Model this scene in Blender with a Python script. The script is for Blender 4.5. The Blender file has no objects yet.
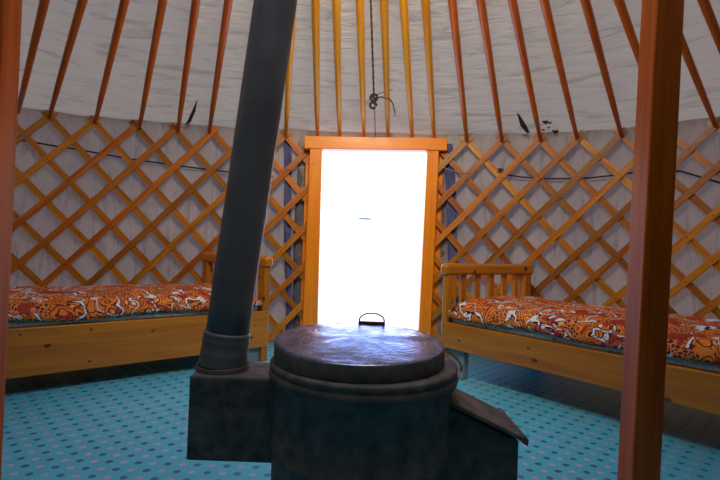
import bpy, bmesh, math, random
from mathutils import Vector, Matrix
from math import sin, cos, pi, radians, atan, sqrt, copysign
random.seed(7)
SC = bpy.context.scene
COL = SC.collection

# ------------------------------------------------------------------ materials
class NT:
    def __init__(self, name):
        self.m = bpy.data.materials.new(name); self.m.use_nodes = True
        self.t = self.m.node_tree; self.n = self.t.nodes; self.l = self.t.links
        self.b = self.n['Principled BSDF']; self.out = self.n['Material Output']
    def new(self, ty, **kw):
        x = self.n.new(ty)
        for k, v in kw.items():
            if k in x.inputs.keys(): x.inputs[k].default_value = v
            else: setattr(x, k, v)
        return x
    def link(self, a, b): self.l.new(a, b)
    def math(self, op, a, b=None, c=None, clamp=False):
        x = self.n.new('ShaderNodeMath'); x.operation = op; x.use_clamp = clamp
        for i, v in enumerate((a, b, c)):
            if v is None: continue
            if isinstance(v, (int, float)): x.inputs[i].default_value = v
            else: self.l.new(v, x.inputs[i])
        return x.outputs[0]
    def ramp(self, fac, stops, interp='LINEAR'):
        r = self.n.new('ShaderNodeValToRGB'); r.color_ramp.interpolation = interp
        e = r.color_ramp.elements
        while len(e) < len(stops): e.new(0.5)
        for el, (p, c) in zip(e, stops):
            el.position = p; el.color = (*c, 1) if len(c) == 3 else c
        self.l.new(fac, r.inputs[0]); return r.outputs[0]
    def mix(self, fac, a, b, blend='MIX'):
        x = self.n.new('ShaderNodeMix'); x.data_type = 'RGBA'; x.blend_type = blend
        for s, v in ((x.inputs[0], fac), (x.inputs[6], a), (x.inputs[7], b)):
            if isinstance(v, (int, float)): s.default_value = v
            elif isinstance(v, tuple): s.default_value = (*v, 1)
            else: self.l.new(v, s)
        return x.outputs[2]
    def coords(self, kind='UV', scale=(1, 1, 1), rnd=0.0):
        tc = self.n.new('ShaderNodeTexCoord'); mp = self.n.new('ShaderNodeMapping')
        mp.inputs['Scale'].default_value = scale
        src = tc.outputs[kind]
        if rnd:
            oi = self.n.new('ShaderNodeObjectInfo')
            k = self.math('MULTIPLY', oi.outputs['Random'], rnd)
            cx = self.n.new('ShaderNodeCombineXYZ')
            self.l.new(k, cx.inputs[0]); self.l.new(k, cx.inputs[1]); self.l.new(k, cx.inputs[2])
            ad = self.n.new('ShaderNodeVectorMath'); ad.operation = 'ADD'
            self.l.new(src, ad.inputs[0]); self.l.new(cx.outputs[0], ad.inputs[1]); src = ad.outputs[0]
        self.l.new(src, mp.inputs[0]); return mp.outputs[0]
    def noise(self, vec, scale, detail=3, rough=.5, dist=0):
        x = self.n.new('ShaderNodeTexNoise')
        x.inputs['Scale'].default_value = scale; x.inputs['Detail'].default_value = detail
        x.inputs['Roughness'].default_value = rough; x.inputs['Distortion'].default_value = dist
        self.l.new(vec, x.inputs['Vector']); return x.outputs[0]
    def bump(self, h, strength=.3, dist=.01):
        x = self.n.new('ShaderNodeBump'); x.inputs['Strength'].default_value = strength
        x.inputs['Distance'].default_value = dist
        self.l.new(h, x.inputs['Height']); self.l.new(x.outputs[0], self.b.inputs['Normal'])

def wood(name, light, dark, knot, rough=.35, coat=.3, knots=True, vary=.25, sheen=.5, kthr=.35, hue=0):
    q = NT(name)
    v = q.coords('UV', (1.0, 16, 16), rnd=9.0)
    g = q.noise(v, 2.2, 5, .55, .6)
    c = q.ramp(g, [(.3, dark), (.62, light)])
    if knots:
        vo = q.new('ShaderNodeTexVoronoi', voronoi_dimensions='2D'); vo.inputs['Scale'].default_value = 6.5
        vk = q.coords('UV', (1.0, 1.6, 1), rnd=5.0); q.link(vk, vo.inputs['Vector'])
        sp = q.new('ShaderNodeSeparateColor'); q.link(vo.outputs['Color'], sp.inputs[0])
        thr = q.math('MULTIPLY', q.math('SUBTRACT', sp.outputs[0], kthr, clamp=True), .20)
        k = q.math('MULTIPLY', q.math('SUBTRACT', thr, vo.outputs['Distance']), 30, clamp=True)
        c = q.mix(k, c, knot)
    oi = q.new('ShaderNodeObjectInfo')
    br = q.math('ADD', q.math('MULTIPLY', oi.outputs['Random'], vary), 1 - vary * .6)
    cc = q.new('ShaderNodeCombineXYZ')
    for i in range(3): q.link(br, cc.inputs[i])
    c = q.mix(1.0, c, cc.outputs[0], 'MULTIPLY')
    if hue:
        hr_ = q.math('FRACT', q.math('MULTIPLY', oi.outputs['Random'], 7.3))
        c = q.mix(q.math('MULTIPLY', hr_, hue), c, (1.0, .66, .40), 'MULTIPLY')
    q.link(c, q.b.inputs['Base Color'])
    q.b.inputs['Roughness'].default_value = rough
    q.b.inputs['Coat Weight'].default_value = coat
    q.b.inputs['Coat Roughness'].default_value = .25
    q.b.inputs['Specular IOR Level'].default_value = sheen
    q.bump(g, .12, .004)
    return q.m

def plain(name, col, rough=.6, metal=0, noise_amt=.15, nscale=20, bump=.1, spec=.5):
    q = NT(name)
    v = q.coords('Object')
    n = q.noise(v, nscale, 4)
    c2 = tuple(min(1, x * (1 + noise_amt * 3)) for x in col); c1 = tuple(x * (1 - noise_amt) for x in col)
    q.link(q.ramp(n, [(.3, c1), (.75, c2)]), q.b.inputs['Base Color'])
    q.b.inputs['Roughness'].default_value = rough; q.b.inputs['Metallic'].default_value = metal
    q.b.inputs['Specular IOR Level'].default_value = spec
    q.bump(n, bump, .004)
    return q.m

def canvas(name, col, col2, wr_scale, wr_str, transl, tcol, seam=False):
    q = NT(name)
    v = q.coords('UV', wr_scale)
    w = q.noise(v, 1.0, 5, .6, .8)
    v2 = q.coords('UV', (1, 1, 1)); big = q.noise(v2, 1.7, 3)
    c = q.ramp(big, [(.3, col2), (.7, col)])
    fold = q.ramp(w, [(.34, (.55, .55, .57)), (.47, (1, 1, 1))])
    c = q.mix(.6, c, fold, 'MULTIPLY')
    q.link(c, q.b.inputs['Base Color']); q.b.inputs['Roughness'].default_value = .75
    q.b.inputs['Specular IOR Level'].default_value = .25
    b = q.new('ShaderNodeBump'); b.inputs['Strength'].default_value = wr_str; b.inputs['Distance'].default_value = .03
    q.link(w, b.inputs['Height']); q.link(b.outputs[0], q.b.inputs['Normal'])
    t = q.new('ShaderNodeBsdfTranslucent'); q.link(b.outputs[0], t.inputs['Normal'])
    tc = q.mix(.5, tcol, fold, 'MULTIPLY')
    q.link(tc, t.inputs['Color'])
    mx = q.new('ShaderNodeMixShader'); tg = q.new('ShaderNodeTexCoord'); sy = q.new('ShaderNodeSeparateXYZ'); q.link(tg.outputs['Object'], sy.inputs[0])
    fy = q.math('MULTIPLY', q.math('ADD', sy.outputs[1], -.2), .9, clamp=True)   # translucency lowered towards the unseen back, so the posts' near faces stay darker
    q.link(q.math('MULTIPLY', q.math('ADD', q.math('MULTIPLY', fy, .9), .1), transl), mx.inputs[0])
    q.link(q.b.outputs[0], mx.inputs[1]); q.link(t.outputs[0], mx.inputs[2])
    q.link(mx.outputs[0], q.out.inputs[0])
    return q.m

M = {}
M['bed']    = wood('pine_bed', (.54, .190, .003), (.38, .110, .002), (.07, .020, .006), .38, .25)
M['pole']   = wood('varnished_pole', (1.0, .44, .002), (.88, .28, .002), (.2, .04, .005), .32, .25, knots=False)
M['pole_red'] = wood('red_varnished_pole', (.78, .165, .003), (.50, .075, .002), (.2, .04, .005), .32, .25, knots=False)
M['slat']   = wood('lattice_wood', (.62, .245, .008), (.33, .100, .003), (.12, .03, .006), .42, .2, knots=False, vary=.6, hue=.9)
M['post']   = wood('red_post_wood', (.52, .095, .001), (.34, .045, .0005), (.07, .015, .005), .42, .08, vary=.05, sheen=.2, kthr=.78)
M['door']   = wood('painted_door_frame', (.98, .300, .001), (.85, .220, .001), (.5, .1, .004), .4, .3, knots=False, vary=.05)
M['legm']   = plain('grey_leg_block', (.20, .23, .25), .6, 0, .1, 12)
M['rivet']  = plain('rivet_dark', (.03, .018, .012), .5)
M['roof']   = canvas('roof_canvas', (.52, .48, .44), (.42, .385, .355), (2.4, 17, 1), 1.0, .118, (.76, .56, .36))
M['back']   = plain('darkened_back_wall', (.06, .045, .035), .95)  # unseen back wall, darkened to bounce less light onto the posts
M['wallc']  = canvas('wall_canvas', (.38, .325, .315), (.27, .23, .23), (16, 2.6, 1), .7, .055, (.66, .46, .36))
M['iron']   = plain('black_stove_iron', (.082, .066, .052), .7, .0, .3, 30, .3, .3)
M['pipe']   = plain('grey_pipe_steel', (.13, .112, .096), .5, .0, .15, 7, .2, .5)
M['rope']   = plain('dark_rope', (.022, .020, .03), .8)
M['olive']  = plain('olive_cord', (.085, .06, .022), .8, 0, .5, 90)
M['straw']  = plain('straw_cord', (.40, .31, .15), .8, 0, .2, 90)
M['blue']   = plain('navy_strap_cloth', (.07, .075, .19), .8, 0, .2, 15)
M['felt']   = plain('dark_felt', (.10, .095, .105), .9, 0, .2, 25)
M['green']  = plain('green_rag', (.02, .035, .028), .9, 0, .3, 60)
M['tear']   = plain('torn_dark', (.03, .028, .025), .9)
M['stain']  = plain('torn_grey', (.12, .11, .10), .9)
M['snow']   = plain('bright_ground', (.80, .80, .78), .9, 0, .02, 1, 0)
M['rock']   = plain('far_rock', (.10, .13, .11), .9, 0, .1, 1)

def lid_mat():
    q = NT('dented_lid_metal')
    v = q.coords('Object')
    n = q.noise(v, 9, 4, .6, .7); n2 = q.noise(v, 34, 4, .6)
    vo = q.new('ShaderNodeTexVoronoi', feature='DISTANCE_TO_EDGE'); vo.inputs['Scale'].default_value = 26
    vd = q.coords('Object', (1, 1.6, 1))
    nn = q.new('ShaderNodeTexNoise'); nn.inputs['Scale'].default_value = 14; q.link(vd, nn.inputs['Vector'])
    ad = q.new('ShaderNodeVectorMath', operation='MULTIPLY_ADD'); q.link(nn.outputs['Color'], ad.inputs[0])
    ad.inputs[1].default_value = (.08, .08, .08); q.link(vd, ad.inputs[2]); q.link(ad.outputs[0], vo.inputs['Vector'])
    crease = q.ramp(vo.outputs['Distance'], [(0, (0, 0, 0)), (.16, (1, 1, 1))])
    q.link(q.ramp(n, [(.35, (.11, .14, .25)), (.7, (.28, .35, .54))]), q.b.inputs['Base Color'])
    q.b.inputs['Metallic'].default_value = .95
    q.link(q.ramp(n2, [(.3, (.18, .18, .18)), (.7, (.36, .36, .36))]), q.b.inputs['Roughness'])
    h = q.math('ADD', q.math('MULTIPLY', crease, .35), q.math('ADD', n, q.math('MULTIPLY', n2, .25)))
    q.bump(h, .17, .004)
    return q.m
M['lid'] = lid_mat()

def floor_mat():
    q = NT('turquoise_linoleum')
    tc = q.new('ShaderNodeTexCoord')
    sp = q.new('ShaderNodeSeparateXYZ'); q.link(tc.outputs['Object'], sp.inputs[0])
    P = .051
    ix = q.math('DIVIDE', sp.outputs[0], P); iy = q.math('DIVIDE', sp.outputs[1], P)
    fx = q.math('SUBTRACT', q.math('FRACT', ix), .5); fy = q.math('SUBTRACT', q.math('FRACT', iy), .5)
    ax = q.math('ABSOLUTE', fx); ay = q.math('ABSOLUTE', fy)
    # stubby cross: |x|<.22&|y|<.13 or the other way about
    def box(a, b): return q.math('MULTIPLY', q.math('LESS_THAN', ax, a), q.math('LESS_THAN', ay, b))
    cross = q.math('MAXIMUM', box(.24, .13), box(.14, .22))
    par = q.math('MODULO', q.math('ABSOLUTE', q.math('ADD', q.math('FLOOR', ix), q.math('FLOOR', iy))), 2)
    vv = q.coords('Object'); n = q.noise(vv, 1.1, 2); nf = q.noise(vv, 160, 2)
    base = q.ramp(n, [(.35, (.065, .46, .56)), (.65, (.085, .52, .70))])
    li = q.math('FRACT', q.math('DIVIDE', q.math('ADD', sp.outputs[0], sp.outputs[1]), .0128))
    line = q.math('LESS_THAN', li, .4)
    base = q.mix(q.math('MULTIPLY', line, .22), base, (.20, .58, .72))
    dots = q.mix(par, (.035, .045, .27), (.50, .38, .56))
    c = q.mix(q.math('MULTIPLY', cross, .75), base, dots)
    q.link(c, q.b.inputs['Base Color'])
    q.b.inputs['Roughness'].default_value = .32
    q.bump(q.math('ADD', nf, line), .06, .002)
    return q.m
M['floor'] = floor_mat()

def blanket_mat(name, seed):
    q = NT(name)
    tc = q.new('ShaderNodeTexCoord')
    mp = q.new('ShaderNodeMapping'); mp.inputs['Location'].default_value = (seed, seed * .7, 0)
    mp.inputs['Scale'].default_value = (2.0, 2.2, 1)
    q.link(tc.outputs['UV'], mp.inputs[0]); v = mp.outputs[0]
    # warped coordinate
    nz = q.new('ShaderNodeTexNoise'); nz.inputs['Scale'].default_value = 5; nz.inputs['Detail'].default_value = 1
    q.link(v, nz.inputs['Vector'])
    wv = q.new('ShaderNodeVectorMath', operation='MULTIPLY_ADD'); q.link(nz.outputs['Color'], wv.inputs[0])
    wv.inputs[1].default_value = (.16, .16, 0); q.link(v, wv.inputs[2]); w = wv.outputs[0]
    def vor(scale, feat='F1', src=w):
        x = q.new('ShaderNodeTexVoronoi', feature=feat); x.inputs['Scale'].default_value = scale
        q.link(src, x.inputs['Vector']); return x
    v1 = vor(8.5)
    ring = q.math('SINE', q.math('MULTIPLY', v1.outputs['Distance'], 30))
    scroll = q.math('MULTIPLY', q.math('SUBTRACT', ring, .35), 6, clamp=True)
    hole = q.math('LESS_THAN', v1.outputs['Distance'], .13)
    base = q.ramp(q.noise(v, 9, 2), [(.35, (.62, .145, .012)), (.6, (.80, .24, .02)), (.72, (.85, .40, .10))])
    c = q.mix(scroll, base, (.16, .010, .006))
    c = q.mix(hole, c, (.80, .62, .50))
    # white paisley bands with black outline
    ban = q.noise(w, 3.1, 2, .5, .4)
    bm1 = q.math('LESS_THAN', q.math('ABSOLUTE', q.math('SUBTRACT', ban, .50)), .035)
    bm2 = q.math('LESS_THAN', q.math('ABSOLUTE', q.math('SUBTRACT', ban, .50)), .020)
    c = q.mix(bm1, c, (.012, .008, .012))
    v2 = vor(34, src=v)
    wh = q.math('GREATER_THAN', v2.outputs['Distance'], .26)
    c = q.mix(q.math('MULTIPLY', bm2, wh), c, (.72, .70, .76))
    # dotted red patches
    big = q.noise(v, 2.3, 1)
    pm = q.math('GREATER_THAN', big, .57)
    v3 = vor(30, 'DISTANCE_TO_EDGE', v)
    net = q.math('LESS_THAN', v3.outputs['Distance'], .12)
    patch = q.mix(net, (.10, .008, .006), (.66, .22, .06))
    c = q.mix(pm, c, patch)
    # crimson blotches
    cr = q.math('GREATER_THAN', q.noise(w, 4.2, 1, .5, 1.0), .60)
    c = q.mix(q.math('MULTIPLY', cr, .85), c, (.30, .012, .010))
    q.link(c, q.b.inputs['Base Color']); q.b.inputs['Roughness'].default_value = .7
    q.b.inputs['Specular IOR Level'].default_value = .25
    q.bump(q.noise(v, 60, 3), .25, .004)
    return q.m
M['blanket'] = blanket_mat('orange_paisley_blanket', 0.0)
M['blanket2'] = blanket_mat('orange_paisley_blanket_b', 3.37)

def mattress_mat():
    q = NT('grey_green_ticking')
    v = q.coords('UV', (1, 1, 1))
    n = q.noise(v, 30, 3, .6, 1.2)
    q.link(q.ramp(n, [(.42, (.34, .32, .26)), (.54, (.52, .49, .42)), (.60, (.13, .18, .12))]), q.b.inputs['Base Color'])
    q.b.inputs['Roughness'].default_value = .85
    return q.m
M['matt'] = mattress_mat()

# ------------------------------------------------------------------ mesh helpers
def link_obj(name, me, mats, parent=None, smooth=False, loc=None):
    o = bpy.data.objects.new(name, me); COL.objects.link(o)
    for m in (mats if isinstance(mats, (list, tuple)) else [mats]): me.materials.append(m)
    if smooth:
        for p in me.polygons: p.use_smooth = True
    if parent is not None: o.parent = parent
    if loc is not None: o.location = loc
    return o

class MB:
    """collects pieces of one mesh: verts, faces, uvs, material index"""
    def __init__(s): s.v = []; s.f = []; s.uv = []; s.mi = []; s.sm = []
    def add(s, verts, faces, uvs=None, mi=0, smooth=False):
        o = len(s.v); s.v += [tuple(p) for p in verts]
        for k, f in enumerate(faces):
            s.f.append([o + i for i in f]); s.mi.append(mi); s.sm.append(smooth)
            s.uv.append(uvs[k] if uvs else [(0, 0)] * len(f))
    def box8(s, P, mi=0, swap=False):
        """P: 8 corners, index = x + 2*y + 4*z; uv in metres, u along the longest edge"""
        P = [Vector(p) for p in P]
        faces = [(0, 2, 3, 1), (4, 5, 7, 6), (0, 1, 5, 4), (2, 6, 7, 3), (0, 4, 6, 2), (1, 3, 7, 5)]
        L = [(P[1] - P[0]).length, (P[2] - P[0]).length, (P[4] - P[0]).length]
        ax = L.index(max(L)); oth = [i for i in range(3) if i != ax]
        lc = [((i & 1) * L[0], (i >> 1 & 1) * L[1], (i >> 2 & 1) * L[2]) for i in range(8)]
        uv = [[(lc[i][ax], lc[i][oth[0]] + lc[i][oth[1]] * 1.0) for i in f] for f in faces]
        s.add(P, faces, uv, mi)
    def box(s, x0, x1, y0, y1, z0, z1, T=lambda *p: p, mi=0):
        s.box8([T(x, y, z) for z in (z0, z1) for y in (y0, y1) for x in (x0, x1)], mi)
    def tube(s, path, rad, n=12, mi=0, cap=True, up=Vector((0, 0, 1)), smooth=True, squash=1.0):
        path = [Vector(p) for p in path]
        if not hasattr(rad, '__len__'): rad = [rad] * len(path)
        V = []; d = 0; D = []
        t0 = (path[1] - path[0]).normalized()
        u = t0.cross(up)
        if u.length < .05: u = t0.cross(Vector((1, 0, 0)))
        u.normalize()
        for i, p in enumerate(path):
            t = (path[min(i + 1, len(path) - 1)] - path[max(i - 1, 0)]).normalized()
            u = (u - t * u.dot(t)).normalized(); w = t.cross(u)
            if i: d += (p - path[i - 1]).length
            D.append(d)
            for k in range(n):
                a = 2 * pi * k / n
                V.append(p + (u * cos(a) + w * sin(a) * squash) * rad[i])
        F = []; U = []
        for i in range(len(path) - 1):
            for k in range(n):
                k2 = (k + 1) % n
                F.append((i * n + k, i * n + k2, (i + 1) * n + k2, (i + 1) * n + k))
                a, b = k / n * .12, (k + 1) / n * .12
                U.append([(D[i], a), (D[i], b), (D[i + 1], b), (D[i + 1], a)])
        s.add(V, F, U, mi, smooth)
        if cap:
            o = len(s.v) - len(V)
            for f in ([o + k for k in range(n)][::-1], [o + (len(path) - 1) * n + k for k in range(n)]):
                s.f.append(f); s.mi.append(mi); s.sm.append(False); s.uv.append([(0, 0)] * n)
    def lathe(s, prof, n=64, c=(0, 0, 0), mi=0, smooth=True, caps=True):
        V = [(c[0] + r * cos(2 * pi * k / n), c[1] + r * sin(2 * pi * k / n), c[2] + z) for r, z in prof for k in range(n)]
        F = [(i * n + k, i * n + (k + 1) % n, (i + 1) * n + (k + 1) % n, (i + 1) * n + k) for i in range(len(prof) - 1) for k in range(n)]
        U = [[(0, 0)] * 4] * len(F)
        s.add(V, F, U, mi, smooth)
        if caps:
            o = len(s.v) - len(V)
            s.f.append([o + k for k in range(n)][::-1]); s.f.append([o + (len(prof) - 1) * n + k for k in range(n)])
            for _ in range(2): s.mi.append(mi); s.sm.append(False); s.uv.append([(0, 0)] * n)
    def prism(s, poly, y0, y1, T=lambda *p: p, mi=0):
        """poly in (x,z), extruded along y"""
        n = len(poly); V = [T(x, y0, z) for x, z in poly] + [T(x, y1, z) for x, z in poly]
        F = [tuple(range(n)), tuple(range(2 * n - 1, n - 1, -1))] + [(i, i + n, (i + 1) % n + n, (i + 1) % n) for i in range(n)]
        ex = max(p[0] for p in poly) - min(p[0] for p in poly); ez = max(p[1] for p in poly) - min(p[1] for p in poly)
        q = (lambda a, c: (c, a)) if ez > ex else (lambda a, c: (a, c))
        U = [[q(poly[i % n][0], poly[i % n][1]) for i in f] for f in F[:2]] + [[q(poly[i % n][0] + (i // n) * (y1 - y0), poly[i % n][1]) for i in f] for f in F[2:]]
        s.add(V, F, U, mi)
    def grid(s, fn, nu, nv, uvfn, mi=0, smooth=True, closed=False):
        V = [fn(i, j) for j in range(nv + 1) for i in range(nu + 1)]
        F = []; U = []
        for j in range(nv):
            for i in range(nu):
                idx = [(i, j), (i + 1, j), (i + 1, j + 1), (i, j + 1)]
                F.append(tuple(b * (nu + 1) + a for a, b in idx)); U.append([uvfn(a, b) for a, b in idx])
        s.add(V, F, U, mi, smooth)
    def build(s, name, mats, parent=None, origin=None, bevel=0, recalc=True, solid=0):
        if origin is not None:
            O = Vector(origin); vs = [tuple(Vector(p) - O) for p in s.v]
        else: vs = s.v
        me = bpy.data.meshes.new(name); me.from_pydata(vs, [], s.f)
        uvl = me.uv_layers.new(name='UVMap'); k = 0
        for fu in s.uv:
            for u in fu: uvl.data[k].uv = u; k += 1
        me.polygons.foreach_set('material_index', s.mi); me.polygons.foreach_set('use_smooth', s.sm)
        if recalc:
            bm = bmesh.new(); bm.from_mesh(me); bmesh.ops.recalc_face_normals(bm, faces=bm.faces); bm.to_mesh(me); bm.free()
        me.update()
        o = link_obj(name, me, mats, parent, loc=origin)
        if solid:
            m = o.modifiers.new('solid', 'SOLIDIFY'); m.thickness = solid; m.offset = 0
        if bevel:
            m = o.modifiers.new('bevel', 'BEVEL'); m.width = bevel; m.segments = 2; m.limit_method = 'ANGLE'; m.angle_limit = radians(40)
        return o

def tag(o, label=None, cat=None, group=None, kind=None):
    if label: o['label'] = label
    if cat: o['category'] = cat
    if group: o['group'] = group
    if kind: o['kind'] = kind
    return o
def empty(name, loc=(0, 0, 0)):
    o = bpy.data.objects.new(name, None); COL.objects.link(o); o.location = loc; o.empty_display_size = .1; return o

# ------------------------------------------------------------------ plan of the yurt
CX, CY, RA, RB, RN = -.3, .95, 3.1, 2.63, 2.7
HW = 1.62                         # top of the lattice
def cur(t):
    s, c = sin(t), cos(t)
    return Vector((CX + RA * copysign(abs(s) ** (2 / RN), s), CY + RB * copysign(abs(c) ** (2 / RN), c)))
NP = 4000
_pts = [cur(-pi + 2 * pi * i / NP) for i in range(NP + 1)]
_s = [0.0]
for i in range(1, NP + 1): _s.append(_s[-1] + (_pts[i] - _pts[i - 1]).length)
_i0 = min(range(NP + 1), key=lambda i: abs(_pts[i].x) if _pts[i].y > 2 else 9)
_off = _s[_i0]; _s = [x - _off for x in _s]
PER = _s[-1] - _s[0]
import bisect
def wp(s, off=0.0, z=0.0):
    """point on the wall at arc length s (0 = door, + to the right), off = outwards"""
    while s < _s[0]: s += PER
    while s > _s[-1]: s -= PER
    i = min(max(bisect.bisect_left(_s, s), 1), NP)
    a = (s - _s[i - 1]) / max(1e-9, _s[i] - _s[i - 1]); p = _pts[i - 1].lerp(_pts[i], a)
    i1, i2 = max(i - 8, 0), min(i + 8, NP)
    t = (_pts[i2] - _pts[i1]).normalized(); n = Vector((-t.y, t.x))
    if n.dot(p - Vector((CX, CY))) < 0: n = -n
    return Vector((p.x + n.x * off, p.y + n.y * off, z))
def s_of_x(x):
    i = min(range(NP + 1), key=lambda k: abs(_pts[k].x - x) + (0 if _pts[k].y > CY else 9)); return _s[i]

# roof poles: (x of the foot on the wall, angle on the crown ring)
RC = Vector((-.1, .95, 2.68)); RR = .8
POLES = [(-2.69, -70, 0), (-2.56, -63, 0), (-2.409, -56.75, 1), (-2.245, -48, 1), (-1.978, -40.5, 1), (-1.692, -36, 1), (-1.421, -30.75, 1), (-1.189, -23, 1), (-.916, -16.25, 2),
         (-.608, -12.5, 3), (-.358, -10.5, 4), (-.186, -5.5, 4), (.001, .25, 4), (.188, 6.25, 4), (.375, 10.5, 4), (.544, 16.5, 4),
         (.792, 20, 5), (1.047, 23.75, 5), (1.308, 28.75, 5), (1.543, 34.25, 5), (1.795, 40.4, 5), (2.011, 43.0, 5), (2.21, 47.5, 5), (2.326, 55.75, 5), (2.47, 63, 0), (2.59, 70, 0)]
POLES[3] = (-2.245, -45.5, 1)
PS = [(s_of_x(x), a) for x, a, _ in POLES]
def phi_of_s(s):
    if s <= PS[0][0]:
        lo, hi = (_s[0], -180.0), PS[0]
    elif s >= PS[-1][0]:
        lo, hi = PS[-1], (_s[-1], 180.0)
    else:
        k = next(i for i in range(len(PS) - 1) if PS[i][0] <= s <= PS[i + 1][0]); lo, hi = PS[k], PS[k + 1]
    return lo[1] + (hi[1] - lo[1]) * (s - lo[0]) / (hi[0] - lo[0])
def ring(a, r=RR, dz=0.0): return Vector((RC.x + r * sin(radians(a)), RC.y + r * cos(radians(a)), RC.z + dz))

from mathutils import noise as mnoise
def nz(x, y, z=0): return mnoise.noise(Vector((x, y, z)))

# ------------------------------------------------------------------ setting
b = MB()
n = 140; V = [(CX, CY, 0)] + [tuple(wp(_s[0] + PER * i / n, .10, 0)) for i in range(n)]
b.add(V, [(0, 1 + i, 1 + (i + 1) % n) for i in range(n)], [[(0, 0)] * 3] * n)
fl = b.build('floor', M['floor']); tag(fl, 'turquoise linoleum floor with purple and pink checks', 'floor', kind='structure')

D0, D1 = -.45, .64               # door gap along the wall
def wall_piece(name, s0, s1, label):
    nu = max(8, int((s1 - s0) / .045)); nv = 34
    def fn(i, j):
        s = s0 + (s1 - s0) * i / nu; z = 1.69 * j / nv
        bulge = .010 * sin(s * 22.4 + z * 3) * sin(z * 23) + .022 * nz(s * 2.2, z * .9) + .009 * nz(s * 9, z * 2.2)
        return wp(s, .062 + bulge, z)
    b = MB(); b.grid(fn, nu, nv, lambda i, j: (s0 + (s1 - s0) * i / nu, 1.69 * j / nv))
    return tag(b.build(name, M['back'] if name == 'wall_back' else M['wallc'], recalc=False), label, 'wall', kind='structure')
wall_piece('wall_left', -4.2, D0 + .02, 'pale mauve canvas wall behind the left lattice')
wall_piece('wall_right', D1 - .02, 4.2, 'pale mauve canvas wall behind the right lattice')
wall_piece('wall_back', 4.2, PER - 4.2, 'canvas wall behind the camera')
# short canvas strip over the door
b = MB()
b.grid(lambda i, j: wp(D0 + (D1 - D0) * i / 12, .064 + .004 * nz(i * .7, j), 1.60 + .09 * j / 2), 12, 2, lambda i, j: (i * .09, j * .05))
tag(b.build('wall_front', M['wallc'], recalc=False), 'strip of canvas above the door frame', 'wall', kind='structure')

b = MB(); nu = 300; nv = 46
def roof_fn(i, j):
    s = _s[0] + PER * i / nu; f = j / nv
    A = wp(s, .055, 1.675); T = ring(phi_of_s(s), RR + .02, .045)
    p = A.lerp(T, f)
    sag = .013 * nz(s * 2.3, f * 3.0) + .005 * nz(s * 3.0, f * 26) * (1 if abs(s - .1) < .9 else .4)
    if f < .02: sag -= .006
    p.z += sag * (1 - f * .6)
    if j == 0: p = wp(s, .13, 1.655)
    return p
b.grid(roof_fn, nu, nv, lambda i, j: (_s[0] + PER * i / nu, j / nv * 2.2))
ceil = tag(b.build('ceiling', M['roof'], recalc=False), 'grey canvas roof lining stretched over the orange poles', 'ceiling', kind='structure')

# small tears in the roof lining, children of the ceiling
def roof_pt(s, f, lift=-.006):
    A = wp(s, .055, 1.675); T = ring(phi_of_s(s), RR + .02, .045); p = A.lerp(T, f); p.z += lift; return p
def roof_patch(name, s, f, outline, mat, label):
    b = MB(); V = [roof_pt(s + a, f + c, -.018 - h) for a, c, h in outline]
    c = sum(V, Vector()) / len(V); V = [c + Vector((0, 0, -.006))] + V; n = len(outline)
    b.add(V, [(0, 1 + i, 1 + (i + 1) % n) for i in range(n)], [[(0, 0)] * 3] * n)
    o = b.build(name, mat, ceil, recalc=False, solid=.003); o['label'] = label; return o
roof_patch('tear', -1.375, .03, [(-.02, -.01, .02), (.0, .012, .01), (.02, .045, .0), (.045, .10, 0), (.05, .105, .0), (.045, .06, .015), (.02, .015, .03)], M['tear'], 'dark leaf-shaped tear with a hanging flap')
roof_patch('tear', 1.225, .03, [(-.03, .085, 0), (-.012, .075, 0), (.005, .05, .0), (.025, .02, .0), (.04, -.005, .01), (.02, .0, .02), (-.015, .035, .02)], M['tear'], 'dark leaf-shaped tear')
for ds, f, w in ((1.385, .065, .018), (1.415, .062, .012), (1.44, .018, .02), (1.36, .03, .010), (1.40, .04, .009)):
    roof_patch('scuff', ds, f, [(w * cos(a) * (1 + .4 * sin(3 * a)), .5 * w * sin(a) * (1.2 + .5 * cos(2 * a)), 0) for a in [k * pi / 5 for k in range(10)]], M['tear'] if w > .017 else M['stain'], 'small dark scuff')

# door frame
dr = tag(empty('door_1', (.09, 3.53, 0)), 'orange painted frame of the open doorway', 'door frame', kind='structure')
def dbox(name, pts, y0, y1, bevel=.006):
    b = MB(); b.prism(pts, y0, y1); o = b.build(name, M['door'], bevel=bevel); o.parent = dr; o.location = -dr.location; return o
YD = 3.50
dbox('lintel', [(-.452, 1.508), (.640, 1.532), (.640, 1.628), (-.452, 1.606)], YD, YD + .10)
dbox('jamb', [(-.415, 0), (-.297, 0), (-.315, 1.512), (-.408, 1.510)], YD + .005, YD + .09)
dbox('jamb', [(.468, 0), (.562, 0), (.580, 1.530), (.490, 1.528)], YD + .005, YD + .09)
dbox('jamb_board', [(-.442, 0), (-.412, 0), (-.405, 1.510), (-.447, 1.509)], YD + .085, YD + .12, .004)
dbox('jamb_board', [(.560, 0), (.622, 0), (.630, 1.531), (.578, 1.530)], YD + .085, YD + .12, .004)
dbox('threshold', [(-.36, 0), (.54, 0), (.54, .07), (-.36, .07)], YD, YD + .12)

# outside
b = MB()
b.grid(lambda i, j: (-60 + 120 * i / 24, 3.75 + 90 * (j / 20) ** 1.6, -.06 + (max(0, j - 8) / 12) ** 2 * 7.0 + .1 * nz(i, j)), 24, 20, lambda i, j: (i, j))
gr = b.build('ground_outside', M['snow'], recalc=False); tag(gr, 'bright pale ground and rise seen through the doorway', 'ground', kind='structure')

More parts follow.
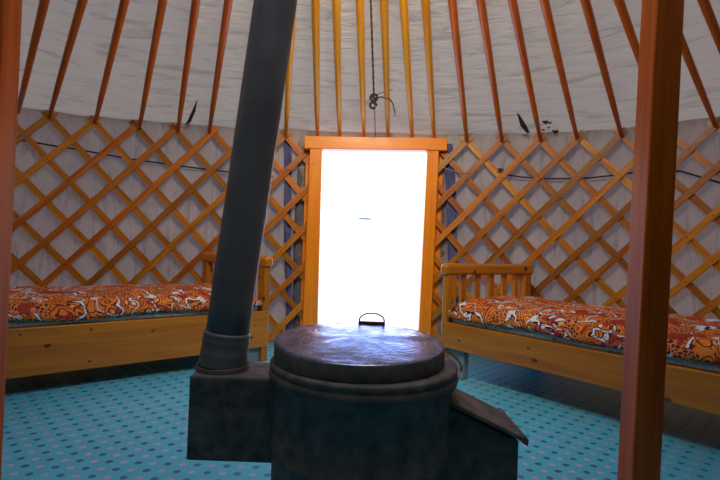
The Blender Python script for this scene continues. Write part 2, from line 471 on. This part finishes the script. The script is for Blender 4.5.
# ------------------------------------------------------------------ lattice screens
K = .93
def slat(s_top, sgn, off, zlo, zhi, smin, smax, parent, rivs):
    """sgn=+1: s grows going down. the bar follows the wall curve"""
    z0, z1 = zlo, zhi
    def s_at(z): return s_top + sgn * K * (HW - z)
    # clip by s range
    zs = [z for z in [z0 + (z1 - z0) * i / 200 for i in range(201)] if smin <= s_at(z) <= smax]
    if len(zs) < 14: return None
    z0, z1 = zs[0], zs[-1]
    L = sqrt(1 + K * K); w = .0225
    ds, dz = 1 / L * w, (sgn * K) / L * w                # perpendicular inside the wall sheet
    nseg = max(3, int((z1 - z0) / .09)); th = .011
    P = []
    for i in range(nseg + 1):
        z = z0 + (z1 - z0) * i / nseg; s = s_at(z)
        wob = .004 * nz(s_top * 7, z * 2, sgn)
        for o in (off, off + th):
            for q in (-1, 1):
                P.append(wp(s + ds * q + wob, o, z + dz * q))
    b = MB(); F = []; U = []
    for i in range(nseg):
        a = i * 4; c = a + 4
        l0, l1 = (z1 - z0) * L * i / nseg, (z1 - z0) * L * (i + 1) / nseg
        for (p, q, v0, v1) in ((0, 1, 0, .042), (1, 3, .042, .053), (3, 2, .053, .095), (2, 0, .095, .106)):
            F.append((a + p, a + q, c + q, c + p)); U.append([(l0, v0), (l0, v1), (l1, v1), (l1, v0)])
    F += [(0, 2, 3, 1), (nseg * 4, nseg * 4 + 1, nseg * 4 + 3, nseg * 4 + 2)]; U += [[(0, 0), (0, .01), (.04, .01), (.04, 0)]] * 2
    b.add(P, F, U)
    for z in rivs:
        if z0 + .01 < z < z1 - .01:
            c = wp(s_at(z), off - .001, z); i_ = wp(s_at(z), off - .004, z); nrm = (i_ - c).normalized(); t = nrm.cross(Vector((0, 0, 1)))
            r = .0042; V = [i_] + [c + (t * cos(k * pi / 3) + Vector((0, 0, 1)) * sin(k * pi / 3)) * r for k in range(6)]
            b.add(V, [(0, 1 + k, 1 + (k + 1) % 6) for k in range(6)], [[(0, 0)] * 3] * 6, 1)
    org = P[0]
    o = b.build('slat', [M['slat'], M['rivet']], origin=org); o.parent = parent; o.location = Vector(org) - parent.location
    return o
def lattice(name, s_first, step, smin, smax, label):
    root = tag(empty(name, wp((s_first + (2.2 if step > 0 else -2.2)), 0, 0)), label, 'lattice', 'wooden lattice walls')
    st = abs(step)
    ks = [s_first + step * j for j in range(-9, 22)]
    rz = [HW - st / (2 * K) * m for m in range(0, 14)]
    for s in ks:
        top_ear = HW + .038
        slat(s, -1, -.013, .02, top_ear, smin, smax, root, rz)        # inner, rising to the right
        slat(s, +1, .002, .02, top_ear, smin, smax, root, [])
    return root
lattice('wall_lattice', -.607, -.28, -3.7, -.375, 'crisscross wooden lattice screen left of the open doorway')
lattice('wall_lattice', .795, .264, .560, 3.7, 'crisscross wooden lattice screen right of the open doorway')

# ------------------------------------------------------------------ crown ring and roof poles
b = MB(); b.tube([ring(a * 5, RR - .03, 0.0) for a in range(73)], .045, 12, cap=False)
for a in (45, 135):
    b.tube([ring(a, RR - .03), Vector((RC.x, RC.y, RC.z + .12)), ring(a + 180, RR - .03)], .025, 10)
cr = b.build('skylight_wheel', M['pole'], origin=tuple(RC)); tag(cr, 'round wooden crown ring at the top of the roof that every pole meets', 'skylight frame')

ords = ['first', 'second', 'third', 'fourth', 'fifth', 'sixth', 'seventh', 'eighth', 'ninth']
cnt = {1: 6, 4: 0, 5: 0}
for k, (x, a, g) in enumerate(POLES):
    s = s_of_x(x)
    A = wp(s, -.020, 1.612 if g != 4 else 1.655); T = ring(a, RR - .02, .0)
    A0 = A.copy()
    if g == 4: A0 = Vector((x, 3.545, 1.612 + .022 * (x + .45)))
    b = MB(); n = 9; path = []; rad = []
    sag = random.uniform(-.006, .006)
    for i in range(n):
        f = i / (n - 1); p = A0.lerp(T, f); p += Vector((sag * sin(pi * f), 0, 0)); path.append(p)
        rad.append(.0165 + .0105 * min(1, f * 1.5))
    rad[0] = .013
    b.tube(path, rad, 10, squash=.85)
    red = g in (1, 5, 0)
    o = b.build('roof_pole', M['pole_red'] if red else M['pole'], origin=tuple(A0))
    grp = 'orange roof poles fanning up from the walls'
    if g == 0: tag(o, 'reddish roof pole beyond the support posts, %s' % ('outermost left' if k == 0 else 'next to outermost left' if k == 1 else 'next to outermost right' if k == 24 else 'outermost right'), 'roof pole', grp)
    elif g == 1:
        o['label'] = 'reddish roof pole over the left lattice, %s one counting left from the stovepipe' % ords[7 - k]; tag(o, None, 'roof pole', grp)
    elif g == 2: tag(o, 'orange roof pole hidden close behind the tall black stovepipe', 'roof pole', grp)
    elif g == 3: tag(o, 'thin orange roof pole just right of the stovepipe, left of the door frame', 'roof pole', grp)
    elif g == 4:
        tag(o, 'bright orange roof pole landing on the door lintel, %s from its left end' % ords[k - 10], 'roof pole', grp)
    else:
        nm = k - 16
        if nm <= 4: lb = 'orange roof pole over the right lattice, %s one right of the door frame' % ords[nm]
        elif nm == 5: lb = 'orange roof pole that passes behind the left edge of the right support post'
        elif nm == 6: lb = 'orange roof pole emerging right of the right support post'
        else: lb = 'orange roof pole at the top right corner, beyond the right support post'
        tag(o, lb, 'roof pole', grp)

# ------------------------------------------------------------------ support posts
def post(corner_fl, lean, w, label, side):
    """corner at floor (near camera, inner face)"""
    x0, y0 = corner_fl; b = MB(); H = 2.66
    P = []
    for z in (0, H):
        for y in (y0, y0 + w):
            for x in (x0, x0 + w): P.append((x + lean * z, y, z))
    b.box8(P)
    o = b.build('support_post', M['post'], origin=(x0 + w / 2, y0 + w / 2, 0), bevel=.004)
    return tag(o, label, 'post', 'square red-brown posts holding up the roof crown')
post((-.916 - .066, 1.15), -.002, .066, 'square orange wooden support post at the left edge, in front of the left bed', -1)
post((.694, 1.15), .0225, .070, 'square red-brown wooden support post in front of the right bed', 1)

# ------------------------------------------------------------------ ropes, straps, cords
def wall_rope(pts, off, label, r=.006):
    b = MB(); path = []
    for i in range(len(pts) - 1):
        for k in range(6):
            f = k / 6; s = pts[i][0] + (pts[i + 1][0] - pts[i][0]) * f; z = pts[i][1] + (pts[i + 1][1] - pts[i][1]) * f
            path.append(wp(s, off, z + .006 * nz(s * 4, 1)))
    path.append(wp(pts[-1][0], off, pts[-1][1]))
    b.tube(path, r, 8)
    o = b.build('rope', M['rope'], origin=tuple(path[0])); return tag(o, label, 'rope', 'dark ropes strung behind the lattice')
wall_rope([(-3.2, 1.48), (-2.37, 1.43), (-2.09, 1.41), (-1.69, 1.37), (-1.04, 1.32), (-.7, 1.30)], .030, 'thin dark rope strung behind the left lattice above the left bed')
wall_rope([(1.05, 1.375), (1.2, 1.345), (1.4, 1.33), (1.67, 1.33), (1.95, 1.36), (2.2, 1.35), (2.41, 1.26), (2.9, 1.22)], .030, 'thin dark rope strung behind the right lattice above the right bed')
# rag knot at the rope's end
b = MB()
c = wp(1.05, .018, 1.385)
for k in range(9):
    a = k * 2.4; d = Vector((cos(a) * .035, -.004, sin(a) * .040 - .01)) * random.uniform(.6, 1.1)
    b.tube([c, c + d * .5 + Vector((.006, -.008, .006)), c + d], [.013, .011, .004], 6)
tag(b.build('rag_knot', M['green'], origin=tuple(c)), 'small dark green knotted rag tied at the left end of the right rope', 'rag')
def strap(s0, s1, w, mat, label, name='cloth_strap', z1=1.60, off=.030, grp=None):
    b = MB()
    def fn(i, j):
        f = j / 20; s = s0 + (s1 - s0) * (1 - f) + .012 * nz(f * 3, s0)
        return wp(s + w * (i / 4 - .5) * (1 + .2 * nz(f * 5, 3)), off + .006 * sin(i * 1.6 + j * .3), z1 * f + .02 * (1 - f))
    b.grid(fn, 4, 20, lambda i, j: (i * w / 4, j * z1 / 20))
    o = b.build(name, mat, recalc=False, solid=.002, origin=None)
    return tag(o, label, 'strap', grp)
strap(-.60, -.52, .055, M['blue'], 'navy blue cloth strap hanging behind the left lattice beside the door frame')
strap(.655, .79, .075, M['blue'], 'navy blue cloth strap hanging behind the right lattice beside the door frame')
strap(-.47, -.47, .09, M['felt'], 'dark grey felt flap between the left lattice and the door frame', 'felt_flap', off=.056)
strap(.655, .66, .07, M['felt'], 'dark grey felt flap between the right lattice and the door frame', 'felt_flap', off=.056)
def cord(pts, r, mat, label, name='tie_cord'):
    b = MB(); b.tube(pts, r, 7); return tag(b.build(name, mat, origin=tuple(pts[0])), label, 'cord')
cord([wp(-.66, -.018, 1.345), wp(-.56, -.020, 1.355), wp(-.46, -.022, 1.375), Vector((-.37, 3.492, 1.40))], .0022, M['straw'], 'thin pale cord tying the left lattice to the door frame')
cord([Vector((.60, 3.492, 1.405)), wp(.68, -.020, 1.385), wp(.83, -.018, 1.36)], .0022, M['straw'], 'thin pale cord tying the right lattice to the door frame')

# rope hanging down the roof between two lintel poles
def rp(x, f, lift=-.03):
    s = s_of_x(x); A = wp(s, -.02, 1.625); T = ring(phi_of_s(s), RR - .02, 0); p = A.lerp(T, f); p.z += lift; return p
b = MB()
path = [rp(.088, .205 + i * .0115) for i in range(64)]
b.tube(path, [.0052 + .0022 * (i % 2) for i in range(64)], 8)
hr = b.build('hanging_rope', M['olive'], origin=tuple(path[0])); tag(hr, 'twisted olive rope running down the roof above the doorway, knotted at its end', 'rope')
def part(b, name, mat, root, **kw):
    o = b.build(name, mat, **kw); o.parent = root
    if kw.get('origin') is None: o.location = -root.location if root.parent is None else Vector((0, 0, 0))
    else: o.location = Vector(kw['origin']) - root.location
    return o
kc = rp(.088, .215, -.045)
b = MB()
b.tube([kc + Vector((.024 * cos(a), -.004 * sin(2 * a), .024 * sin(a))) for a in [i * pi / 8 for i in range(17)]], .0085, 8)
k2 = kc + Vector((-.002, .004, -.052))
b.tube([k2 + Vector((.022 * cos(a), .005 * sin(2 * a), .020 * sin(a))) for a in [i * pi / 8 for i in range(15)]], .0085, 8)
b.tube([kc + Vector((-.015, 0, .012)), kc, kc + Vector((.014, -.006, -.014))], .011, 8)
part(b, 'knot', M['rope'], hr, origin=tuple(kc))
b = MB()
q = rp(.188, .215, -.05)
b.tube([kc + Vector((.015, 0, 0)), (kc + q) / 2 + Vector((0, -.01, .006)), q + Vector((.02, -.006, 0)), q + Vector((.045, 0, -.03)), q + Vector((.062, .01, -.085)), q + Vector((.066, .012, -.115))], [.006, .006, .007, .006, .005, .002], 7)
b.tube([kc + Vector((.02, 0, .02)), (kc + q) / 2 + Vector((0, .0, .036)), q + Vector((.04, .01, .07))], [.004, .003, .002], 6)
part(b, 'rope_tail', M['olive'], hr, origin=tuple(q))
b = MB(); b.tube([rp(.095, f, -.018) for f in (.20, .14, .07, .01)], .005, 7, squash=.5)
part(b, 'lower_cord', M['straw'], hr, origin=tuple(rp(.095, .1)))

# ------------------------------------------------------------------ beds
def bed(O, dx, dy, W, L, zr0, zr1, hb, slats, mtop, bmat, nm, labels, seed):
    O = Vector((O[0], O[1], 0)); dx = Vector((dx[0], dx[1], 0)).normalized(); dy = Vector((dy[0], dy[1], 0)).normalized()
    def T(x, y, z): return O + dx * x + dy * y + Vector((0, 0, z))
    def R(x, y, z): return dx * x + dy * y + Vector((0, 0, z))       # relative to root
    root = tag(empty('bed', O), labels[0], 'bed', 'wooden single beds along the yurt walls')
    def pc(name, fnb, mat=M['bed'], bevel=.005):
        b = MB(); fnb(b); return b.build(name, mat, root, bevel=bevel)
    pt = .045
    ends = ((0, hb), (L, hb * .93))
    for e, (x0, h) in enumerate(ends):
        xa, xb = (x0, x0 + pt) if e == 0 else (x0 - pt, x0)
        pc('post', lambda b: b.box(xa, xb, 0, .068, 0, h - .06, R))
        pc('post', lambda b: b.box(xa, xb, W - .068, W, 0, h - .06, R))
        xc = (xa + xb) / 2
        # cap rail with rounded scroll ends
        def cap(b):
            prof = [(-.024, 0), (-.03, .012), (-.03, .052), (-.022, .066), (.0, .072), (.022, .066), (.03, .052), (.03, .012), (.024, 0)]
            V = []; F = []; U = []
            ys = [-.022, -.014, .0, .03, W * .5, W - .03, W, W + .014, W + .022]; sc = [.55, .85, 1, 1, 1, 1, 1, .85, .55]
            npf = len(prof)
            for y, q in zip(ys, sc):
                for px, pz in prof: V.append(R(xc + px * q, y, h - .070 + (.036 + (pz - .036) * q)))
            for i in range(len(ys) - 1):
                for k in range(npf):
                    k2 = (k + 1) % npf; F.append((i * npf + k, i * npf + k2, (i + 1) * npf + k2, (i + 1) * npf + k))
                    U.append([(ys[i], k * .02), (ys[i], k * .02 + .02), (ys[i + 1], k * .02 + .02), (ys[i + 1], k * .02)])
            F += [tuple(range(npf))[::-1], tuple(range((len(ys) - 1) * npf, len(ys) * npf))]; U += [[(0, 0)] * npf] * 2
            b.add(V, F, U)
        pc('cap_rail', cap, bevel=.002)
        for yc in slats:
            pc('slat', lambda b: b.box(xc - .011, xc + .011, yc - .020, yc + .020, zr1 - .02, h - .06, R), bevel=.003)
        pc('end_board', lambda b: b.box(xc - .012, xc + .012, .06, W - .06, zr0 + .02, zr1 + .02, R), bevel=.003)
    pc('side_rail', lambda b: b.box(pt * .1, L - pt * .1, -.004, .024, zr0, zr1, R))
    pc('side_rail', lambda b: b.box(pt * .9, L - pt * .9, W - .024, W, zr0, zr1, R))
    for x0 in (pt, L - pt - .11):
        for y0 in (.024, W - .07): pc('leg', lambda b: b.box(x0, x0 + .11, y0, y0 + .045, 0, zr1 - .09, R), mat=M['legm'])
    pc('bed_base', lambda b: b.box(pt, L - pt, .026, W - .026, zr1 - .085, zr1 - .062, R), bevel=0)
    # mattress
    b = MB(); mz0, mz1 = zr1 - .06, mtop - .045
    x0, x1, y0, y1 = pt + .035, L - pt - .015, .030, W - .03
    nu, nv = 60, 4
    prof = [(y0 + .02, mz0), (y0, mz0 + .02), (y0, zr1 - .004), (y0 - .022, zr1 + .006), (y0 - .022, mz1 - .03), (y0 + .02, mz1), (y1 - .02, mz1), (y1, mz1 - .03), (y1, mz0 + .02), (y1 - .02, mz0)]
    V = []; F = []; U = []; npf = len(prof)
    for i in range(nu + 1):
        f = i / nu; x = x0 + (x1 - x0) * f
        for k, (y, z) in enumerate(prof):
            V.append(T(x, y + (.004 * nz(x * 9, k + seed) if k == 3 else 0), z))
    for i in range(nu):
        for k in range(npf):
            k2 = (k + 1) % npf; F.append((i * npf + k, i * npf + k2, (i + 1) * npf + k2, (i + 1) * npf + k))
            u0, u1 = i / nu * L, (i + 1) / nu * L; U.append([(u0, k * .06), (u0, k * .06 + .06), (u1, k * .06 + .06), (u1, k * .06)])
    F += [tuple(range(npf))[::-1], tuple(range(nu * npf, (nu + 1) * npf))]; U += [[(0, 0)] * npf] * 2
    b.add(V, F, U, smooth=True)
    c = T(L / 2, W / 2, 0); c.z = mz0
    tag(b.build('mattress', M['matt'], origin=tuple(c)), labels[1], 'mattress', 'mattresses on the beds')
    # blanket: profile across the bed, rounded front edge, hanging hem
    b = MB(); nu, nv = 110, 40
    bx0, bx1 = pt + .012, L - pt - .012
    hem = zr1 + .030
    def bl(i, j):
        f = i / nu; g = j / nv; x = bx0 + (bx1 - bx0) * f
        yf = .004                                      # front plane just outside the mattress
        th = mtop - hem
        A = th * .9; B = W - .03 - yf
        d = g * (A + B)
        if d < A:                                       # hanging front
            q = d / A; y = yf + .022 * (q ** 3) - .004; z = hem + th * .93 * q
            z += (1 - q) * (.008 * sin(x * 9 + seed) + .010 * nz(x * 3, seed))
            y -= (1 - q) * .006 + .006 * nz(x * 7, q * 2, seed)
        else:
            q = (d - A) / B; y = yf + .022 + (B - .022) * q
            z = mtop - .004 + .012 * min(1, q * 6) + .030 * sin(pi * min(1, q * 1.0)) ** .7
        z += (.014 * nz(x * 3.1, y * 4 + seed) + .006 * nz(x * 11, y * 12, seed)) * min(1, d / A)
        edge = min(f, 1 - f) * (bx1 - bx0)
        if edge < .07: z -= (.07 - edge) ** 2 * 6.5 * (1 if d > A * .6 else 0)
        return T(x, y, z)
    b.grid(bl, nu, nv, lambda i, j: (i / nu * (bx1 - bx0) , j / nv * (W + .1)))
    c2 = T(L / 2, W / 2, 0); c2.z = mtop
    tag(b.build('blanket', bmat, origin=tuple(c2), solid=.006), labels[2], 'blanket', 'orange patterned blankets on the beds')
    return root
bed((.527, 2.880), (.639, -.769), (.66, .40), .775, 1.88, .172, .330, .692, (.147, .272, .397, .522, .640), .448, M['blanket'], 'r',
    ('low pine bed with slatted headboard against the right lattice, behind the red-brown post',
     'grey-green mattress on the right bed under the orange blanket',
     'orange and crimson scroll-patterned blanket spread on the right bed'), 2.3)
bed((-.583, 3.045), (-.769, -.640), (-.575, .50), .765, 1.90, .094, .330, .690, (.147, .262, .377, .492, .607), .438, M['blanket2'], 'l',
    ('low pine bed with slatted headboard against the left lattice, behind the stovepipe',
     'grey-green mattress on the left bed under the orange blanket',
     'orange, crimson and white scroll-patterned blanket spread on the left bed'), 7.9)

# ------------------------------------------------------------------ stove
SX, SY = .020, 1.117
st = tag(empty('stove', (SX, SY, 0)), 'round black iron drum stove with a dented lid, in front of the doorway', 'stove')
b = MB(); b.lathe([(.205, .09), (.215, .095), (.215, .12), (.211, .125), (.211, .30), (.214, .305), (.214, .315), (.211, .32), (.211, .462), (.222, .468), (.225, .478), (.222, .490), (.212, .494)], 72)
dm = b.build('drum', M['iron'], st, bevel=0)
b = MB(); b.lathe([(.216, .488), (.222, .492), (.223, .503), (.217, .508), (.205, .508)], 72); b.build('rim', M['iron'], st)
# lid, slightly tilted and wavy
LX, LY, LZ = -.012, -.004, .508
b = MB(); n = 96
V = []; rings = [(.0, .046), (.05, .0455), (.10, .044), (.14, .042), (.17, .040), (.188, .0390), (.197, .0385), (.2010, .0370), (.2025, .0330), (.2025, .002)]
rings = [(r, z + (.008 if z > .01 else 0)) for r, z in rings]
for r, z in rings[1:]:
    for k in range(n):
        a = 2 * pi * k / n; x, y = r * cos(a), r * sin(a)
        dz = .0025 * nz(x * 14, y * 14, 2) + .0012 * nz(x * 40, y * 40, 5) if r < .19 else 0
        tilt = .045 * y if z > .01 else .0
        V.append((x, y, z + dz + tilt))
V.append((0, 0, .054))
F = [(i * n + k, i * n + (k + 1) % n, (i + 1) * n + (k + 1) % n, (i + 1) * n + k) for i in range(len(rings) - 2) for k in range(n)]
ci = len(V) - 1; F += [(ci, (k + 1) % n, k) for k in range(n)]
b.add(V, F, [[(0, 0)] * len(f) for f in F], smooth=True)
for k in range((len(rings) - 4) * n, (len(rings) - 2) * n): b.mi[k] = 1
lid = b.build('lid', [M['lid'], M['iron']], st); lid.location = (LX, LY, LZ); lid['label'] = 'dented bluish metal lid'
# lid handle: wire arch on a short plate at the lid's back edge
b = MB()
hz = .047
b.tube([(.035 * cos(a), 0, .004 + .024 * sin(a) ** .8 if 0 < a < pi else .0) for a in [pi * i / 14 for i in range(15)]], .0022, 8)
b.box(-.037, .037, -.005, .005, -.003, .005)
hd = b.build('handle', plain('rusty_wire', (.16, .035, .02), .5, .3), lid); hd.location = (.033, .172, .058); hd['label'] = 'rusty wire handle'
# side handle
b = MB(); b.tube([(.196, .01, .535), (.207, -.005, .531), (.222, -.022, .520), (.229, -.035, .508), (.226, -.044, .498)], .0028, 8)
b.build('side_handle', M['iron'], st)
# flue box on the left
b = MB(); b.box(-.393 - SX, -.175 - SX, 1.095 - SY, 1.245 - SY, .257, .458)
b.build('flue_box', M['iron'], st, bevel=.006)
b = MB(); b.lathe([(.0665, .4575), (.0655, .468), (.0645, .470), (.0640, .4575)], 40, c=(-.336 - SX, 1.17 - SY, 0), caps=False); b.build('flue_collar', M['iron'], st)
# fuel hopper on the right
b = MB(); b.prism([(.17, .08), (.376, .08), (.376, .352), (.17, .442)], 1.045 - SY, 1.195 - SY, lambda x, y, z: (x - SX, y, z))
b.build('fuel_hopper', M['iron'], st, bevel=.004)
b = MB(); b.prism([(.185, .442), (.388, .353), (.391, .362), (.189, .453)], 1.030 - SY, 1.21 - SY, lambda x, y, z: (x - SX, y, z))
b.prism([(.376, .356), (.390, .348), (.392, .364), (.379, .371)], 1.026 - SY, 1.215 - SY, lambda x, y, z: (x - SX, y, z))
b.build('hopper_lid', M['iron'], st, bevel=.003)
for a in (45, 135, 225, 315):
    b = MB(); x, y = .17 * cos(radians(a)), .17 * sin(radians(a)); b.tube([(x * 1.12, y * 1.12, 0), (x, y, .11)], [.016, .022], 10)
    b.build('foot', M['iron'], st)

pb = Vector((-.336, 1.17, .466)); pdir = Vector((.105, 0, 1)).normalized()
pr = tag(empty('stovepipe', pb), 'tall leaning dark grey stovepipe rising from the stove\'s left side', 'stovepipe')
b = MB(); L = 2.75
prof = [(0, .0600), (.006, .0600), (.030, .0585), (.034, .0592), (.038, .0580), (.060, .0578), (.064, .0586), (.068, .0576), (.076, .0572), (.080, .0580), (.085, .0565), (.087, .0540)]
b.tube([pdir * d for d, r in prof], [r for d, r in prof], 40); b.build('lower_sleeve', M['pipe'], pr)
b = MB(); ds = [.07, .15] + [.2 + i * .05 for i in range(30)] + [2.3, L]
b.tube([pdir * d + Vector((.0012 * nz(d * 6, 1), 0, 0)) for d in ds], [.0536 + .0004 * nz(d * 9, 4) for d in ds], 40)
b.build('upper_pipe', M['pipe'], pr)

# far rock on the rise outside
b = MB(); n = 10
V = [(1.1 * cos(2 * pi * k / n) * (1 + .3 * nz(k, 1)), .5 * sin(2 * pi * k / n), 0) for k in range(n)] + [(.7 * cos(2 * pi * k / n + .3), .3 * sin(2 * pi * k / n), .22 + .14 * nz(k, 4)) for k in range(n)]
F = [(k, (k + 1) % n, n + (k + 1) % n, n + k) for k in range(n)] + [tuple(range(n, 2 * n))]
b.add(V, F, [[(0, 0)] * len(f) for f in F])
rk = b.build('rock', M['rock'], origin=None); rk.location = (.55, 60, 4.25); tag(rk, 'faint distant rock seen in the glare through the doorway', 'rock')

# ------------------------------------------------------------------ light
w = bpy.data.worlds.new('sky'); SC.world = w; w.use_nodes = True
nt = w.node_tree; bg = nt.nodes['Background']
tc = nt.nodes.new('ShaderNodeTexCoord'); sx = nt.nodes.new('ShaderNodeSeparateXYZ'); rp_ = nt.nodes.new('ShaderNodeValToRGB')
nt.links.new(tc.outputs['Generated'], sx.inputs[0]); nt.links.new(sx.outputs[2], rp_.inputs[0]); nt.links.new(rp_.outputs[0], bg.inputs[0])
e = rp_.color_ramp.elements; e[0].position = .17; e[0].color = (1, 1, 1, 1); e[1].position = .9; e[1].color = (.62, .74, 1, 1)
x = e.new(.235); x.color = (.14, .32, .9, 1)
bg.inputs[1].default_value = 4.5

def area(name, loc, target, size, sizey, power, col, spread=180):
    l = bpy.data.lights.new(name, 'AREA'); l.shape = 'RECTANGLE'; l.size = size; l.size_y = sizey; l.energy = power; l.color = col; l.spread = radians(spread)
    o = bpy.data.objects.new(name, l); COL.objects.link(o); o.location = loc
    o.rotation_euler = (Vector(target) - Vector(loc)).to_track_quat('-Z', 'Y').to_euler(); return o
area('crown_fill', (-.1, .95, 2.9), (-.1, .95, 0), 1.1, 1.1, 6, (1, .95, .88))  # unseen lamp added at the crown opening to lift the room's ambient light
area('door_wall_fill', (.0, 1.25, 2.5), (.05, 3.5, 1.45), .5, .5, 20, (1, .86, .60), 120)  # unseen warm fill added to brighten the door frame, poles and roof there

# ------------------------------------------------------------------ camera
cam = bpy.data.cameras.new('camera'); co = bpy.data.objects.new('camera', cam); COL.objects.link(co); SC.camera = co
cam.sensor_width = 36; cam.lens = 36 * 460 / 720; cam.clip_start = .02; cam.clip_end = 500
co.matrix_world = Matrix.Translation((0, 0, .78)) @ Matrix.Rotation(radians(90) + atan(6 / 460), 4, 'X') @ Matrix.Rotation(radians(2.1), 4, 'Z')
SC.view_settings.view_transform = 'Standard'; SC.view_settings.look = 'None'
SC.view_settings.exposure = 0
SC.cycles.use_denoising = True
SC.cycles.max_bounces = 10; SC.cycles.diffuse_bounces = 6
SC.cycles.caustics_reflective = False; SC.cycles.caustics_refractive = False
SC.cycles.sample_clamp_indirect = 8
